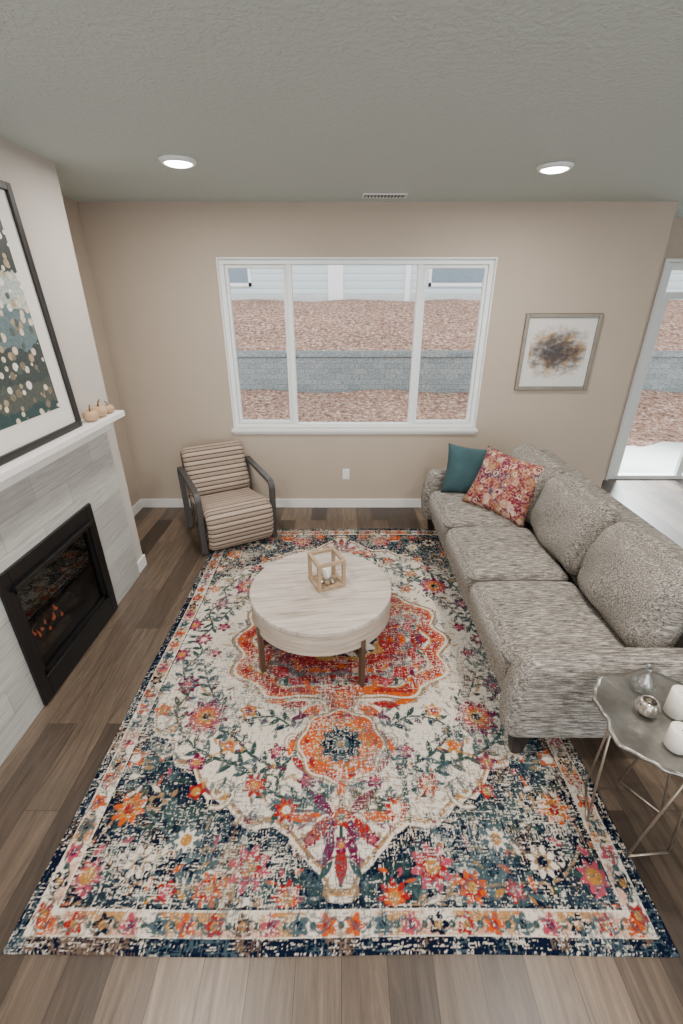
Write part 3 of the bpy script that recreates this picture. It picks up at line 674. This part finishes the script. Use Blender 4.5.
    put(E(d-rd-.022),tan); put(E(d-rd-.010),cream); put(E(d-rd),orange); put(E(np.abs(d-.175)-.012)*E(n3-.6,.1),red); put(E(d-.135-.012*np.cos(10*t)),gold); put(E(d-.12-.012*np.cos(10*t)),orange); put(E(d-.10-.012*np.cos(10*t)),green); put(E(d-.085-.014*np.cos(10*t)),navy); put(E(d-.04),slate); put(E(d-.02),gold)
    leaf(.0,.985,.04,.02,1.57,orange)
    db=np.minimum(hx-A,hy-B); along=np.where(hx-A<hy-B,B,A)
    put((db<.135)*1.,navy); put((db<.126)*1.,cream); put((db<.120)*E(.62-n1,.3),gold,.9); put((db<.120)*E(n3-.35,.1),orange,.5)
    ph=(along%.10)-.05
    fm=np.hypot(ph,(db-.08)); tt=np.arctan2(db-.08,ph)
    idx=np.floor(along/.10).astype(int)%5
    for k,(c1,c2) in enumerate([(orange,red),(slate,navy),(pink,mag),(navy,gold),(red,gold)]):
        mk_=(idx==k)*1.
        put(E(fm-.032*(1+.25*np.cos(5*tt)))*mk_,c1); put(E(fm-.014)*mk_,c2)
    f2=np.hypot(((along+.05)%.10)-.05,(db-.08)); put(E(f2-.012),green)
    put(E(np.abs(db-.08-.02*np.sin(along*63))-.004),slate)
    put((db<.05)*1.,cream); put((db<.046)*1.,navy)
    top_=np.concatenate([img[:, ::-1],img],1)
    full=np.concatenate([top_[::-1],top_],0)
    nx,ny=qx_*2,qy_*2
    X,Y=np.meshgrid((np.arange(nx)+.5)/nx*W-hx,(np.arange(ny)+.5)/ny*Lh-hy)
    s1=vnoise(X,Y,.024,.0036,21); s2=vnoise(X,Y,.0038,.026,22); s3=vnoise(X,Y,.005,.005,23); big=vnoise(X,Y,.28,.22,24)*.55+vnoise(X,Y,.09,.09,25)*.45
    wear=np.clip((np.maximum(s1*.96,s2*.9)*.62+s3*.38-.635+.34*(big-.5))/.06,0,1)*.84
    wc=cream*(.92+.14*vnoise(X,Y,.05,.05,29))[...,None]
    full=full*(1-wear[...,None])+wc*wear[...,None]
    big2=vnoise(X,Y,.22,.26,33)*.6+vnoise(X,Y,.07,.07,34)*.4
    s4=vnoise(X,Y,.020,.004,31); s5=vnoise(X,Y,.004,.020,32)
    dk=np.clip((np.maximum(s4,s5)*.75+vnoise(X,Y,.005,.005,35)*.25-.67+.42*(big2-.5))/.06,0,1)*.66
    dcol=np.where((vnoise(X,Y,.15,.15,36)>.36)[...,None],rgb(66,84,92),rgb(110,90,74))
    full=full*(1-dk[...,None])+dcol*dk[...,None]
    fuzz=.84+.30*rng.rand(ny,nx); full=np.clip(full*fuzz[...,None],0,1)
    gx=np.linspace(-hx,hx,nx+1); gy=np.linspace(-hy,hy,ny+1); GX,GY=np.meshgrid(gx,gy)
    Z=np.full(GX.shape,.011)+.0012*rng.rand(*GX.shape); Z[0,:]=Z[-1,:]=0.001; Z[:,0]=Z[:,-1]=0.001
    GX=GX+.004*np.sin(GY*5)*(np.abs(GX)/hx); GY=GY+.004*np.sin(GX*4)*(np.abs(GY)/hy)
    me=bpy.data.meshes.new('area_rug'); nv=(nx+1)*(ny+1); nf=nx*ny
    me.vertices.add(nv); me.vertices.foreach_set('co',np.stack([GX,GY,Z],-1).astype(np.float32).ravel())
    idx=np.arange(nv).reshape(ny+1,nx+1)
    q=np.stack([idx[:-1,:-1],idx[:-1,1:],idx[1:,1:],idx[1:,:-1]],-1).reshape(-1,4)
    me.loops.add(nf*4); me.loops.foreach_set('vertex_index',q.ravel().astype(np.int32))
    me.polygons.add(nf); me.polygons.foreach_set('loop_start',(np.arange(nf)*4).astype(np.int32))
    try: me.polygons.foreach_set('loop_total',np.full(nf,4,np.int32))
    except Exception: pass
    me.update(calc_edges=True)
    ca=me.color_attributes.new('Col','FLOAT_COLOR','POINT')
    pad=np.zeros((ny+1,nx+1,4)); pad[:ny,:nx,:3]=full; pad[ny,:nx,:3]=full[-1]; pad[:,nx,:3]=pad[:,nx-1,:3]; pad[...,3]=1
    ca.data.foreach_set('color',pad.astype(np.float32).ravel())
    m=NT('woven_rug_pile'); at=m.n('ShaderNodeVertexColor'); at.layer_name='Col'
    n=m.noise(m.coord((1,1,1)),420,2)
    m.set(m.mix(1,at.outputs[0],m.ramp(n,[(.3,(.85,.85,.85,1)),(.7,(1.12,1.12,1.12,1))]),'MULTIPLY'),1,spec=.0); m.bump(n,.4,.003)
    me.materials.append(m.m)
    o=bpy.data.objects.new('area_rug',me); COL.objects.link(o); o.location=(0,2.28,.0005)
    top(o,'distressed multicolor medallion area rug with navy border','rug')
build_rug()

# ------------------------------------------------------------------ world / camera
w=bpy.data.worlds.new('overcast_sky'); S.world=w; w.use_nodes=True; t=w.node_tree; t.nodes.clear()
o=t.nodes.new('ShaderNodeOutputWorld'); b=t.nodes.new('ShaderNodeBackground'); b.inputs[0].default_value=(.94,.97,1,1); b.inputs[1].default_value=3.4; t.links.new(b.outputs[0],o.inputs[0])
cam=bpy.data.cameras.new('camera'); co=bpy.data.objects.new('camera',cam); COL.objects.link(co)
co.location=(0,0,2.03); co.rotation_euler=(math.radians(90-25.6),0,0)
cam.sensor_fit='AUTO'; cam.sensor_width=36; cam.lens=446/1024*36; cam.clip_start=.05
S.camera=co
